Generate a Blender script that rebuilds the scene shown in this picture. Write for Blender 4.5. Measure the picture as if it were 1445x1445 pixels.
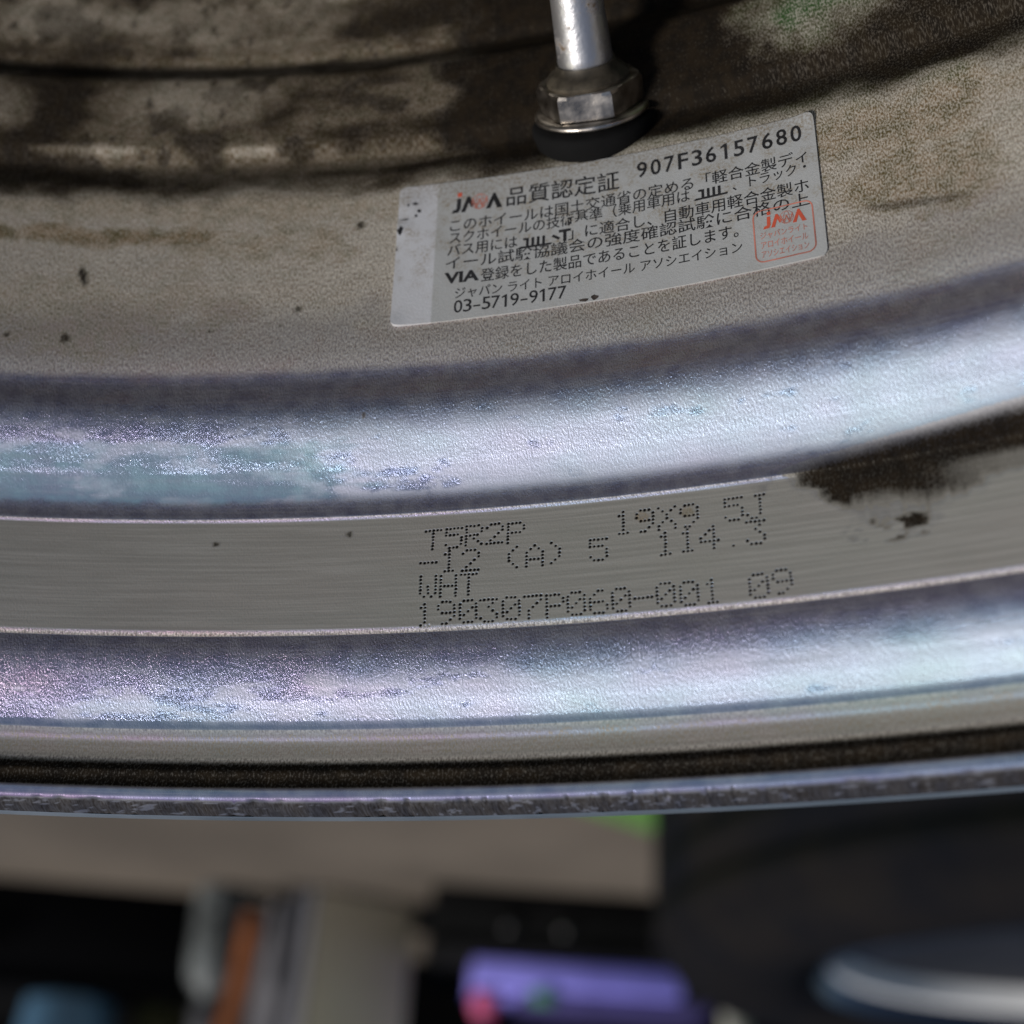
import bpy, bmesh, math, random
import numpy as np
from mathutils import Vector, Matrix

R = math.radians
sc = bpy.context.scene
for o in list(bpy.data.objects):
    bpy.data.objects.remove(o)

# ------------------------------------------------------------------ camera
ZC = 0.300                       # camera height; the wheel lies face down, lip just below the lens
cd = bpy.data.cameras.new('camera')
cam = bpy.data.objects.new('camera', cd)
sc.collection.objects.link(cam)
right = Vector((-0.99853166, -0.02577094, -0.04764851))
up = Vector((0.05417123, -0.47503261, -0.8782992))     # the camera is held upside down over the wheel
back = Vector((0.0, -0.87959074, 0.47573115))
m = Matrix((right, up, back)).transposed().to_4x4()
m.translation = Vector((-0.06260, 0.09239, ZC))
cam.matrix_world = m
cd.sensor_width = 36
cd.lens = 1905.86 / 1445 * 36
cd.clip_start = 0.01
cd.clip_end = 900
cd.dof.use_dof = True
cd.dof.focus_distance = 0.1420
cd.dof.aperture_fstop = 13.5
sc.camera = cam

# ------------------------------------------------------------------ light
SUN_AZ = 114.0      # clockwise from +Y (behind the camera, towards +X)
SUN_EL = 45.0
w = bpy.data.worlds.new('World')
sc.world = w
w.use_nodes = True
nt = w.node_tree
nt.nodes.clear()
wo = nt.nodes.new('ShaderNodeOutputWorld')
bgd = nt.nodes.new('ShaderNodeBackground')
sky = nt.nodes.new('ShaderNodeTexSky')
sky.sky_type = 'NISHITA'
sky.sun_disc = False
sky.sun_elevation = R(SUN_EL)
sky.sun_rotation = R(SUN_AZ)
sky.air_density = 1.0
sky.dust_density = 1.0
bgd.inputs['Strength'].default_value = 0.08
nt.links.new(sky.outputs[0], bgd.inputs[0])
nt.links.new(bgd.outputs[0], wo.inputs[0])
sd = bpy.data.lights.new('sun', 'SUN')
sd.energy = 4.2
sd.angle = R(10)
sd.color = (1.0, 0.95, 0.90)
sun = bpy.data.objects.new('sun', sd)
sc.collection.objects.link(sun)
sv = Vector((math.sin(R(SUN_AZ)) * math.cos(R(SUN_EL)), math.cos(R(SUN_AZ)) * math.cos(R(SUN_EL)), math.sin(R(SUN_EL))))
sun.rotation_euler = (-sv).to_track_quat('-Z', 'Y').to_euler()
sc.view_settings.view_transform = 'Standard'
sc.view_settings.look = 'None'
sc.view_settings.exposure = -0.42
sc.view_settings.gamma = 1.0

# ------------------------------------------------------------------ helpers
COL = sc.collection


def link(name, me, mat=None, parent=None, smooth=True):
    o = bpy.data.objects.new(name, me)
    COL.objects.link(o)
    if mat is not None:
        me.materials.append(mat)
    if smooth:
        me.polygons.foreach_set('use_smooth', [True] * len(me.polygons))
    if parent is not None:
        o.parent = parent
    return o


def empty(name, loc=(0, 0, 0), rz=0.0):
    o = bpy.data.objects.new(name, None)
    o.empty_display_size = 0.02
    COL.objects.link(o)
    o.location = loc
    o.rotation_euler = (0, 0, rz)
    return o


def tag(o, label, cat, group=None):
    o['label'] = label
    o['category'] = cat
    if group:
        o['group'] = group
    return o


def grid_mesh(name, V, quads):
    me = bpy.data.meshes.new(name)
    n = len(V)
    me.vertices.add(n)
    me.vertices.foreach_set('co', np.asarray(V, np.float32).ravel())
    k = len(quads)
    me.loops.add(4 * k)
    me.loops.foreach_set('vertex_index', np.asarray(quads, np.int32).ravel())
    me.polygons.add(k)
    me.polygons.foreach_set('loop_start', np.arange(k, dtype=np.int32) * 4)
    me.polygons.foreach_set('loop_total', np.full(k, 4, np.int32))
    me.update(calc_edges=True)
    me.validate()
    return me


def lathe_bm(prof, seg=48, close=True):
    """prof: list of (r, h) about +Z; ends with r=0 are capped to a point."""
    bm = bmesh.new()
    rings = []
    for r, h in prof:
        if r <= 1e-7:
            rings.append([bm.verts.new((0, 0, h))])
        else:
            rings.append([bm.verts.new((r * math.cos(2 * math.pi * i / seg), r * math.sin(2 * math.pi * i / seg), h)) for i in range(seg)])
    for a, b in zip(rings[:-1], rings[1:]):
        for i in range(seg):
            j = (i + 1) % seg
            if len(a) == 1 and len(b) == 1:
                continue
            if len(a) == 1:
                bm.faces.new((a[0], b[i], b[j]))
            elif len(b) == 1:
                bm.faces.new((a[i], b[0], a[j]))
            else:
                bm.faces.new((a[i], b[i], b[j], a[j]))
    bmesh.ops.recalc_face_normals(bm, faces=bm.faces)
    return bm


def bm_obj(name, bm, mat, parent=None, smooth=True, sharp=None):
    me = bpy.data.meshes.new(name)
    bm.to_mesh(me)
    bm.free()
    o = link(name, me, mat, parent, smooth)
    if sharp is not None and smooth:
        me.set_sharp_from_angle(angle=R(sharp))
    return o


def box_bm(x0, x1, y0, y1, z0, z1, bev=0.0, seg=2):
    bm = bmesh.new()
    bmesh.ops.create_cube(bm, size=1)
    for v in bm.verts:
        v.co = Vector(((x0 + x1) / 2 + v.co.x * (x1 - x0), (y0 + y1) / 2 + v.co.y * (y1 - y0), (z0 + z1) / 2 + v.co.z * (z1 - z0)))
    if bev > 0:
        bmesh.ops.bevel(bm, geom=bm.edges[:], offset=bev, segments=seg, affect='EDGES', profile=0.5)
    return bm


def tube_bm(pts, rad, seg=16):
    bm = bmesh.new()
    rings = []
    n = len(pts)
    for i, pt in enumerate(pts):
        pt = Vector(pt)
        t = (Vector(pts[min(i + 1, n - 1)]) - Vector(pts[max(i - 1, 0)])).normalized()
        a = t.cross(Vector((0, 0, 1)))
        if a.length < 1e-4:
            a = t.cross(Vector((1, 0, 0)))
        a.normalize()
        b = t.cross(a)
        rr = rad[i] if hasattr(rad, '__len__') else rad
        rings.append([bm.verts.new(pt + rr * (math.cos(2 * math.pi * k / seg) * a + math.sin(2 * math.pi * k / seg) * b)) for k in range(seg)])
    for a, b in zip(rings[:-1], rings[1:]):
        for k in range(seg):
            bm.faces.new((a[k], a[(k + 1) % seg], b[(k + 1) % seg], b[k]))
    bm.faces.new(rings[0][::-1])
    bm.faces.new(rings[-1])
    bmesh.ops.recalc_face_normals(bm, faces=bm.faces)
    return bm


# numpy value noise -------------------------------------------------------
def vnoise(x, y, seed=0):
    xi = np.floor(x).astype(np.int64)
    yi = np.floor(y).astype(np.int64)
    fx = x - xi
    fy = y - yi
    fx = fx * fx * (3 - 2 * fx)
    fy = fy * fy * (3 - 2 * fy)

    def h(a, b):
        n = (a * 374761393 + b * 668265263 + seed * 974711) & 0x7fffffff
        n = ((n ^ (n >> 13)) * 1274126177) & 0x7fffffff
        n = n ^ (n >> 16)
        return (n & 0xffff) / 65535.0
    return (h(xi, yi) * (1 - fx) + h(xi + 1, yi) * fx) * (1 - fy) + (h(xi, yi + 1) * (1 - fx) + h(xi + 1, yi + 1) * fx) * fy


def fbm(x, y, octv=4, seed=0):
    s = 0
    a = 0.5
    t = 0
    for i in range(octv):
        s = s + a * vnoise(x, y, seed + i * 17)
        t += a
        x = x * 2.03 + 5.1
        y = y * 2.03 + 1.7
        a *= 0.5
    return s / t


def sstep(a, b, x):
    t = np.clip((x - a) / (b - a), 0, 1)
    return t * t * (3 - 2 * t)


# node helpers ------------------------------------------------------------
class NT:
    def __init__(self, name):
        self.mat = bpy.data.materials.new(name)
        self.mat.use_nodes = True
        self.t = self.mat.node_tree
        self.t.nodes.clear()
        self.out = self.t.nodes.new('ShaderNodeOutputMaterial')
        self.bsdf = self.t.nodes.new('ShaderNodeBsdfPrincipled')
        self.t.links.new(self.bsdf.outputs[0], self.out.inputs[0])

    def n(self, typ, **kw):
        x = self.t.nodes.new(typ)
        for k, v in kw.items():
            setattr(x, k, v)
        return x

    def put(self, sock, v):
        if hasattr(v, 'is_output') or hasattr(v, 'links'):
            self.t.links.new(v, sock)
        else:
            if isinstance(v, tuple) and len(v) == 3 and sock.type == 'RGBA':
                v = (*v, 1)
            sock.default_value = v

    def attr(self, name, out='Fac'):
        a = self.n('ShaderNodeAttribute')
        a.attribute_name = name
        return a.outputs[out]

    def math(self, op, a, b=0.0, clamp=False):
        x = self.n('ShaderNodeMath', operation=op, use_clamp=clamp)
        self.put(x.inputs[0], a)
        self.put(x.inputs[1], b)
        return x.outputs[0]

    def mapr(self, v, a, b, c=0.0, d=1.0, smooth=True):
        x = self.n('ShaderNodeMapRange')
        x.interpolation_type = 'SMOOTHSTEP' if smooth else 'LINEAR'
        self.put(x.inputs[0], v)
        for i, k in enumerate((a, b, c, d)):
            self.put(x.inputs[i + 1], k)
        return x.outputs[0]

    def noise(self, vec, scale, detail=3.0, rough=0.55, dist=0.0):
        x = self.n('ShaderNodeTexNoise')
        if vec is not None:
            self.put(x.inputs['Vector'], vec)
        x.inputs['Scale'].default_value = scale
        x.inputs['Detail'].default_value = detail
        x.inputs['Roughness'].default_value = rough
        x.inputs['Distortion'].default_value = dist
        return x.outputs['Fac']

    def scalev(self, vec, s):
        x = self.n('ShaderNodeVectorMath', operation='MULTIPLY')
        self.put(x.inputs[0], vec)
        x.inputs[1].default_value = s
        return x.outputs[0]

    def mix(self, f, a, b):
        x = self.n('ShaderNodeMix', data_type='RGBA')
        self.put(x.inputs[0], f)
        self.put(x.inputs[6], a)
        self.put(x.inputs[7], b)
        return x.outputs[2]

    def mixf(self, f, a, b):
        x = self.n('ShaderNodeMix', data_type='FLOAT')
        self.put(x.inputs[0], f)
        self.put(x.inputs[2], a)
        self.put(x.inputs[3], b)
        return x.outputs[0]

    def bump(self, h, dist, strength=1.0, normal=None):
        x = self.n('ShaderNodeBump')
        self.put(x.inputs['Height'], h)
        self.put(x.inputs['Distance'], dist)
        self.put(x.inputs['Strength'], strength)
        if normal is not None:
            self.put(x.inputs['Normal'], normal)
        return x.outputs[0]

    def set(self, **kw):
        for k, v in kw.items():
            self.put(self.bsdf.inputs[k.replace('_', ' ')], v)
        return self.mat


def simple(name, col, rough=0.5, metal=0.0, nscale=30.0, var=0.25, bump=0.0, bscale=80.0, coat=0.0, spec=0.5):
    k = NT(name)
    tc = k.n('ShaderNodeTexCoord').outputs['Object']
    f = k.noise(tc, nscale, 4)
    lo = tuple(c * (1 - var) for c in col)
    hi = tuple(min(1, c * (1 + var)) for c in col)
    k.set(Base_Color=k.mix(k.mapr(f, .3, .7), lo, hi), Roughness=k.mapr(f, .2, .8, rough - .08, rough + .08), Metallic=metal, Specular_IOR_Level=spec)
    if coat:
        k.set(Coat_Weight=coat)
    if bump:
        k.set(Normal=k.bump(k.noise(tc, bscale, 4), bump))
    return k.mat


# ------------------------------------------------------------------ setting
def ground_material():
    k = NT('concrete')
    tc = k.n('ShaderNodeTexCoord').outputs['Object']
    f = k.noise(tc, 3.0, 6)
    g = k.noise(tc, 90.0, 4)
    c = k.mix(k.mapr(f, .35, .65), (.085, .069, .052), (.14, .115, .088))
    c = k.mix(k.mapr(g, .45, .75, 0, .4), c, (.08, .07, .06))
    k.set(Base_Color=c, Roughness=.9, Normal=k.bump(g, .002))
    return k.mat


bm = bmesh.new()
bmesh.ops.create_grid(bm, x_segments=8, y_segments=8, size=300)
gnd = bm_obj('ground', bm, ground_material(), smooth=False)
gnd['kind'] = 'structure'

MAT_T = 0.005


def turf_material():
    k = NT('green_turf')
    tc = k.n('ShaderNodeTexCoord').outputs['Object']
    g = k.noise(tc, 260.0, 3)
    f = k.noise(tc, 9.0, 4)
    c = k.mix(k.mapr(g, .3, .7), (.05, .16, .03), (.16, .38, .07))
    c = k.mix(k.mapr(f, .5, .75, 0, .5), c, (.12, .22, .05))
    k.set(Base_Color=c, Roughness=.8, Normal=k.bump(g, .004))
    return k.mat


ed = Vector((-0.756, 0.654, 0))
en = Vector((0.654, 0.756, 0))
bm = bmesh.new()
lo = [bm.verts.new(ed * a + en * b + Vector((0, 0, 0.0005))) for a, b in ((-.9, -.8), (1.7, -.8), (1.7, .757), (-.9, .757))]
f0 = bm.faces.new(lo)
ex = bmesh.ops.extrude_face_region(bm, geom=[f0])
for v in ex['geom']:
    if isinstance(v, bmesh.types.BMVert):
        v.co.z = MAT_T
bmesh.ops.recalc_face_normals(bm, faces=bm.faces)
mat_o = bm_obj('turf_mat', bm, turf_material(), smooth=False)
tag(mat_o, 'bright green turf mat, its edge peeking out beside the dark tyre', 'mat')

# ------------------------------------------------------------------ the wheel
wheel = empty('alloy_wheel', (0, 0, MAT_T))
tag(wheel, 'silver alloy wheel with dirty inner barrel, white sticker and dot-stamped code', 'wheel')
WZ = ZC - MAT_T       # local z = WZ - s

# inner profile (radius mm, depth below the lens mm), lip -> deep
PROF = [(234.79, 37.72), (233.67, 37.92), (232.70, 38.23), (232.08, 38.57), (231.83, 38.86), (231.61, 39.54), (231.61, 39.76), (231.89, 40.37), (232.00, 41.00), (231.87, 41.41), (231.87, 41.71), (232.41, 42.65), (232.50, 43.29), (232.47, 44.20), (232.34, 45.00), (232.15, 45.32), (231.65, 46.47), (230.95, 47.78), (230.20, 49.07), (229.40, 50.57), (228.89, 51.72), (228.55, 52.78), (228.36, 53.82), (228.33, 54.86), (228.34, 55.35), (228.24, 55.64), (228.09, 55.90),
        (226.60,68.07),
        (226.36,68.33), (226.30,68.71), (226.22,69.54), (225.95,70.55), (225.37,71.56), (223.58, 74.10), (222.05, 76.35), (221.43, 77.50), (221.01, 78.60), (220.83, 79.70), (220.82, 80.60), (220.88, 81.80), (220.85, 82.70), (220.69, 83.55), (220.29, 85.45), (220.05, 87.74), (219.88,91.0), (219.66,95.2), (219.40,100.2), (219.15,105.0), (218.98,108.21), (219.21,109.87), (220.19,113.28), (220.19,114.43), (219.72,114.90), (218.67,115.51), (218.33,116.10), (217.01,125.46), (217.82,127.20), (218.65,129.46), (218.45,130.00), (217.93,130.44), (216.22,138.51), (214.41,147.02)]
FRONT = [(211.5, 156), (211, 170), (212, 200), (216, 225), (222, 245), (227, 262), (231, 275), (233, 283), (236, 289), (240, 292.5)]
BAND = (226.60, 228.09, 68.07, 55.90)


def arc_catmull(P, h):
    """dense polyline through P (centripetal Catmull-Rom), step about h(s) mm"""
    P = [np.array(q, float) for q in P]
    P = [2 * P[0] - P[1]] + P + [2 * P[-1] - P[-2]]
    out = []
    for i in range(1, len(P) - 2):
        p0, p1, p2, p3 = P[i - 1:i + 3]
        t0 = 0
        t1 = t0 + np.linalg.norm(p1 - p0) ** .5
        t2 = t1 + np.linalg.norm(p2 - p1) ** .5
        t3 = t2 + np.linalg.norm(p3 - p2) ** .5
        n = max(2, int(np.ceil(np.linalg.norm(p2 - p1) / h(p1[1]))))
        for t in np.linspace(t1, t2, n, endpoint=False):
            a1 = (t1 - t) / (t1 - t0) * p0 + (t - t0) / (t1 - t0) * p1
            a2 = (t2 - t) / (t2 - t1) * p1 + (t - t1) / (t2 - t1) * p2
            a3 = (t3 - t) / (t3 - t2) * p2 + (t - t2) / (t3 - t2) * p3
            b1 = (t2 - t) / (t2 - t0) * a1 + (t - t0) / (t2 - t0) * a2
            b2 = (t3 - t) / (t3 - t1) * a2 + (t - t1) / (t3 - t1) * a3
            out.append((t2 - t) / (t2 - t1) * b1 + (t - t1) / (t2 - t1) * b2)
    out.append(P[-2])
    return out


ib = PROF.index((228.09, 55.90))
it = PROF.index((226.60, 68.07))
seg1 = arc_catmull(PROF[:ib + 1], lambda s: 0.22)
seg2 = [np.array((228.09 + (226.60 - 228.09) * t, 55.90 + (68.07 - 55.90) * t)) for t in np.linspace(0, 1, 140)]
seg3 = arc_catmull(PROF[it:], lambda s: 0.30 if s < 110 else 0.5)
seg4 = arc_catmull([PROF[-2], PROF[-1]] + FRONT, lambda s: 4.0)
i4 = next(i for i, q in enumerate(seg4) if q[1] > PROF[-1][1] + .5)
prof = seg1[:-1] + seg2[:-1] + seg3 + seg4[i4:]
PA = np.array(prof)
# param u = theta * 226.6 mm ; theta grows towards -X from +Y
UR = 226.6
u_cols = np.concatenate([np.linspace(-math.pi * UR, -16, 160)[:-1], np.arange(-16, 51.5, .38), np.arange(51.5, 93.5, .10), np.arange(93.5, 130, .38), np.linspace(130, math.pi * UR, 150)])
U, RI = np.meshgrid(u_cols, np.arange(len(PA)))
RR = PA[:, 0][RI]
SS = PA[:, 1][RI]

# ---- dot-peened marking
FONT = {
    'T': '11111 00100 00100 00100 00100 00100 00100', '5': '11111 10000 11110 00001 00001 10001 01110',
    'R': '11110 10001 10001 11110 10100 10010 10001', '2': '01110 10001 00001 00010 00100 01000 11111',
    'P': '11110 10001 10001 11110 10000 10000 10000', '-': '00000 00000 00000 11111 00000 00000 00000',
    '1': '00100 01100 00100 00100 00100 00100 01110', '(': '00010 00100 01000 01000 01000 00100 00010',
    ')': '01000 00100 00010 00010 00010 00100 01000', 'A': '00100 01010 10001 10001 11111 10001 10001',
    'W': '10001 10001 10001 10101 10101 10101 01010', 'H': '10001 10001 10001 11111 10001 10001 10001',
    '9': '01110 10001 10001 01111 00001 00010 01100', '0': '01110 10001 10011 10101 11001 10001 01110',
    '3': '11111 00010 00100 00010 00001 10001 01110', '7': '11111 00001 00010 00100 01000 01000 01000',
    '6': '00110 01000 10000 11110 10001 10001 01110', 'X': '10001 01010 00100 00100 01010 10001 10001',
    '4': '00010 00110 01010 10010 11111 00010 00010', '.': '00000 00000 00000 00000 00000 00000 00100',
    'J': '00111 00010 00010 00010 00010 10010 01100'}
# text, first dot u, s, step per character (u, s), step per dot row (u, s)
STAMP = [('T5R2P', 54.06, 66.41, 2.25, 0.054, -0.008, -0.353),
         ('-12 (A) 5', 53.6, 63.93, 2.282, 0.002, -0.001, -0.371),
         ('WHT', 53.66, 61.28, 2.199, -0.018, 0.003, -0.37),
         ('190307P060-001 09', 53.4, 58.36, 2.293, 0.014, 0.012, -0.389),
         ('19X9 5J', 74.5, 66.61, 2.267, 0.035, -0.003, -0.384),
         ('114.3', 78.79, 64.01, 2.283, 0.007, -0.005, -0.383)]
rng = random.Random(5)
chars = []
for txt, u0, s0, cu, cs, ru, rs in STAMP:
    for i, ch in enumerate(txt):
        if ch == ' ':
            continue
        ju, js = rng.gauss(0, .04), rng.gauss(0, .05)
        dots = []
        for r, row in enumerate(FONT[ch].split()):
            for c, b in enumerate(row):
                if b == '1':
                    kc = 0.188 * c
                    dots.append((u0 + cu * (i + kc) + ru * r + ju + rng.gauss(0, .014), s0 + cs * (i + kc) + rs * r + js + rng.gauss(0, .014), rng.uniform(.85, 1.12)))
        chars.append((ch, dots))

H = np.zeros_like(RR)            # radial push outward (mm): a pit goes outward
bandrows = np.where((PA[:, 1] > 55.89) & (PA[:, 1] < 68.1))[0]
r0, r1 = bandrows[0], bandrows[-1] + 1
cx0 = np.searchsorted(u_cols, 51.5)
cx1 = np.searchsorted(u_cols, 93.4)
ug = u_cols[cx0:cx1]
sg = PA[r0:r1, 1]
PIT = np.zeros((len(sg), len(ug)))
for ch, dots in chars:
    for du, ds, k in dots:
        a = np.searchsorted(ug, du - .5)
        b = np.searchsorted(ug, du + .5)
        sr = np.where(np.abs(sg - ds) < .5)[0]
        if len(sr) == 0:
            continue
        d = np.hypot(ug[None, a:b] - du, sg[sr][:, None] - ds) / k
        pit = .13 * np.clip(1 - (d / .18) ** 2, 0, 1) - .028 * np.exp(-((d - .215) / .055) ** 2)
        PIT[sr[0]:sr[-1] + 1, a:b] += pit
H[r0:r1, cx0:cx1] += PIT
# gentle casting waviness
Hw = (fbm(U / 9.0, SS / 5.0, 3, 3) - .5) * .10
Hw *= np.where((SS > 50) & (SS < 140), 1.0, .25)
Hw[r0:r1, :] *= 0.0
Hw *= 1 - sstep(46, 48.5, U) * sstep(102, 100, U) * sstep(86, 88, SS) * sstep(110, 108.5, SS)
# the lip edge is nicked
nick = np.clip(fbm(U / .8, SS / .8, 3, 91) - .62, 0, 1) * .8
Hl = np.where(SS < 38.6, nick, 0)
RRd = RR + H + Hw
TH = U / UR
Zl = WZ - (SS + Hl) / 1000
X = -np.sin(TH) * RRd / 1000
Y = np.cos(TH) * RRd / 1000
V = np.stack([X, Y, Zl], -1).reshape(-1, 3)
nr, nc = U.shape
idx = np.arange(nr * nc).reshape(nr, nc)
Q = np.stack([idx[:-1, :-1], idx[1:, :-1], idx[1:, 1:], idx[:-1, 1:]], -1).reshape(-1, 4)

# ---- dirt, wear, painted shade and reflections on the inner barrel, in (u, s) millimetres
n1 = fbm(U / 6, SS / 4, 5, 11)
n2 = fbm(U / 1.6, SS / 1.6, 4, 23)
n3 = fbm(U / 14, SS / 5, 4, 37)


def blob(u, s, ru, rs, soft=.5, warp=.9, rot=0.0):
    du = U - u
    ds = SS - s
    c, q = math.cos(rot), math.sin(rot)
    a = (du * c + ds * q) / ru
    b = (-du * q + ds * c) / rs
    d = np.sqrt(a * a + b * b) + (n1 - .5) * warp * 1.2 + (n2 - .5) * warp * .7
    return 1 - sstep(1 - soft, 1 + soft, d)


grime = np.zeros_like(U)
soot_shade = np.zeros_like(U)
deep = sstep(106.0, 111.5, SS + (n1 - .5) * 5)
grime = np.maximum(grime, deep * (.80 + .2 * sstep(.35, .62, n3)))
# splashes of clean metal on the deep walls
clean = .8 * np.maximum.reduce([blob(23, 122, 9, 3.6, .5), blob(-4, 121, 4, 4, .6), blob(20, 136, 12, 3.6, .5), blob(34, 137, 7, 4, .6), blob(1, 136, 8, 3.6, .6), blob(9, 115.6, 7, .5, .6, .8), blob(30, 115.4, 4, .4, .6, .8), blob(100, 121.5, 8, 3, .6)])
grime *= 1 - .48 * clean
soot_shade = np.maximum(soot_shade, .99 * deep * sstep(46, 60, U + (n1 - .5) * 14) * (.92 + .08 * sstep(100, 88, U)))  # darkens the deep walls around the valve
soot_shade = np.maximum(soot_shade, .9 * np.exp(-((SS - 128.2) / 1.9) ** 2) * (.5 + n3))  # shadow line of the deep undercut, painted dark
soot_shade = np.maximum(soot_shade, .85 * deep * sstep(.55, .66, n1) * (1 - .4 * clean))
soot_shade = np.maximum(soot_shade, .8 * deep * sstep(.66, .74, n2))
soot_shade = np.maximum(soot_shade, deep * (.60 + .32 * sstep(.36, .66, n3)) * (1 - .60 * clean))  # brake dust, plus the deep barrel's light falloff put into the colour
# label wall
grime = np.maximum(grime, .95 * blob(10, 102.6, 24, 1.9, .6, 1.3))
grime = np.maximum(grime, .65 * blob(30, 101.0, 12, 3.6, .8, 1.6))
grime = np.maximum(grime, .60 * blob(22, 106.5, 36, 3.0, .7, 1.2))
grime = np.maximum(grime, .45 * blob(8, 93, 26, 6.5, .8, 1.8))
grime = np.maximum(grime, .70 * blob(107.5, 97.5, 9.5, 4.6, .9, 2.4))
grime = np.maximum(grime, .70 * blob(110, 103, 16, 5.0, .9, 2.0))
soot_shade = np.maximum(soot_shade, .55 * blob(107.5, 93.2, 4.5, .5, .6, .9, -.15))
soot_shade = np.maximum(soot_shade, .9 * blob(11.5, 96.8, .5, 1.5, .3, .5, .35))
for bu, bs, br in ((10.9, 88.3, .45), (38.5, 91.8, .5), (28.2, 89.2, .28), (36.6, 89.6, .25), (35.4, 90.0, .15), (4, 88.5, .35), (47.5, 78, .3), (45, 103, .5), (30.5, 65.6, .3), (45.5, 66.4, .35)):
    soot_shade = np.maximum(soot_shade, .85 * blob(bu, bs, br, br, .4, .7))
# black grease at the right of the stamped band, dragged down in short streaks
uw = U + (n1 - .5) * 5
stk0 = fbm(U / .5, SS / 3.5, 4, 77)
low = np.interp(uw, [88, 91, 94, 97, 99.5, 105, 107.5, 111, 120], [67.6, 67.0, 66.0, 63.8, 61.6, 61.2, 63.0, 64.6, 65.2])
high = np.interp(uw, [83, 90, 98, 104, 112, 120], [68.0, 68.4, 69.6, 70.3, 71.0, 71.5])
sn = SS + (n2 - .5) * 1.6
body = sstep(-.3, 1.8, sn + (stk0 - .5) * .5 + (n2 - .5) * 2.0 - low) * sstep(1.6, -1.2, SS + (n1 - .5) * 1.2 - high) * sstep(84, 95, uw)
stk = fbm(U / .45, SS / 6, 4, 71)
dens = np.clip(.35 + .9 * sstep(62.5, 66.0, SS) + 1.0 * (stk - .5) * sstep(67.5, 64.5, SS), 0, 1)
thin = 1 - .45 * sstep(104, 112, uw) * sstep(67.8, 66.4, SS)
pale = blob(101.0, 63.6, 2.6, 1.4, .7, .9)
soot_shade = np.maximum(soot_shade, .95 * body * dens * thin * (1 - .55 * pale))
rag = sstep(.42, .66, fbm(U / 1.1, SS / .8, 5, 419))
soot_shade = np.maximum(soot_shade, .95 * rag * np.maximum(blob(99.4, 61.7, 2.0, 1.0, .5, 1.5), blob(103.2, 61.5, 2.3, 1.1, .5, 1.5)))
for bu, bs in ((77.3, 65.9), (82.0, 65.9)):
    grime = np.maximum(grime, .5 * blob(bu, bs, .7, .55, .5, .8))
# rough brownish dusting everywhere, thin on the cleaned bands
dust = .30 * sstep(.42, .75, n1) * np.where(SS > 80, 1, .3)
grime = np.maximum(grime, dust)
grime = np.maximum(grime, .32 * sstep(46.6, 45.4, SS) * sstep(43.0, 43.8, SS))
soot_shade = np.maximum(soot_shade, .95 * sstep(39.55, 39.95, SS) * sstep(43.3, 42.3, SS))  # shade inside the lip groove, painted into the colour
soot_shade = np.maximum(soot_shade, .80 * sstep(38.7, 38.35, SS) * (1 - .6 * sstep(.67, .72, fbm(U / .9, SS / .15, 4, 57))))  # dark reflection on the lip crest painted in, broken by worn chips
# teal reflection at the left of the upper flare, painted as a smooth patch
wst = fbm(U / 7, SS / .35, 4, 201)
teal_reflect = (.7 + .3 * sstep(.36, .6, wst + .25 * (n2 - .5))) * sstep(46.5, 41.5, U + (n2 - .5) * 5 + (wst - .5) * 14) * sstep(69.9, 70.9, SS + (n2 - .5) * 1.2) * sstep(76.2, 75.2, SS + (n2 - .5) * 1.0)
grain = np.full_like(U, 1.0)
grain[r0:r1, :] = .26
grain = np.where(SS < 47.0, .22, grain)
grain = np.where(SS < 43.3, .08, grain)
grain = np.where((SS > 68.2) & (SS < 73), .6, grain)
grain = grain * (1 - .75 * teal_reflect)
grain = np.where(SS > 109, .35, grain)
green_reflect = np.maximum(blob(100, 122.5, 7.5, 4.5, .6, .9), .45 * blob(96, 110.5, 26, 2.5, .7, .9))  # green reflection on the deep walls, painted as a tint
grime = np.maximum(grime, .9 * green_reflect)  # the grime mask carries that painted green too
soot_shade = soot_shade * (1 - .75 * blob(100, 122.5, 7.5, 4.5, .6, .9))
# thickness of the clear film (nm): thicker where it pooled and on the teal patch
coat = 1 - .52 * sstep(81.7, 84.3, SS + (n1 - .5) * .8) - .22 * sstep(88, 97, SS + (n1 - .5) * 8)
coat = np.where((SS > 55.3) & (SS < 68.5), .34, coat)
coat = np.where(SS < 46.2, .40, coat)
coat = np.where(SS < 39.8, .8, coat)
# chalky dried film on the crowns of the two flares
cn = fbm(U / 5.5, SS / 1.3, 5, 301)
cn2 = fbm(U / 1.2, SS / .6, 4, 311)
side = .30 + .70 * sstep(30, 62, U + (n1 - .5) * 16)
zone1 = sstep(79.0, 75.6, SS + (n1 - .5) * 2.2) * sstep(69.6, 71.0, SS)
zone2 = sstep(52.2, 49.8, SS + (n1 - .5) * 1.8) * sstep(46.4, 47.4, SS)
chalk = np.maximum(zone1, zone2) * sstep(.60 - .38 * side, .76 - .38 * side, .72 * cn + .28 * cn2) * (1 - .6 * teal_reflect)
grain = grain * (1 - .62 * chalk)
land = np.where((SS > 55.7) & (SS < 68.3), 1.0, 0.0)
land = np.maximum(land, .8 * sstep(46.4, 45.6, SS) * sstep(43.0, 43.4, SS))
film = 307 - 22 * np.maximum.reduce([np.exp(-((SS - 81.5) / 2.2) ** 2), np.exp(-((SS - 54.2) / 1.5) ** 2), np.exp(-((SS - 69.4) / 1.0) ** 2)]) + 34 * (n3 - .5) + 20 * (n1 - .5)
pool = np.maximum(teal_reflect, sstep(.50, .66, n1) * sstep(78.5, 77, SS) * sstep(60, 30, U) * .0)
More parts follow.
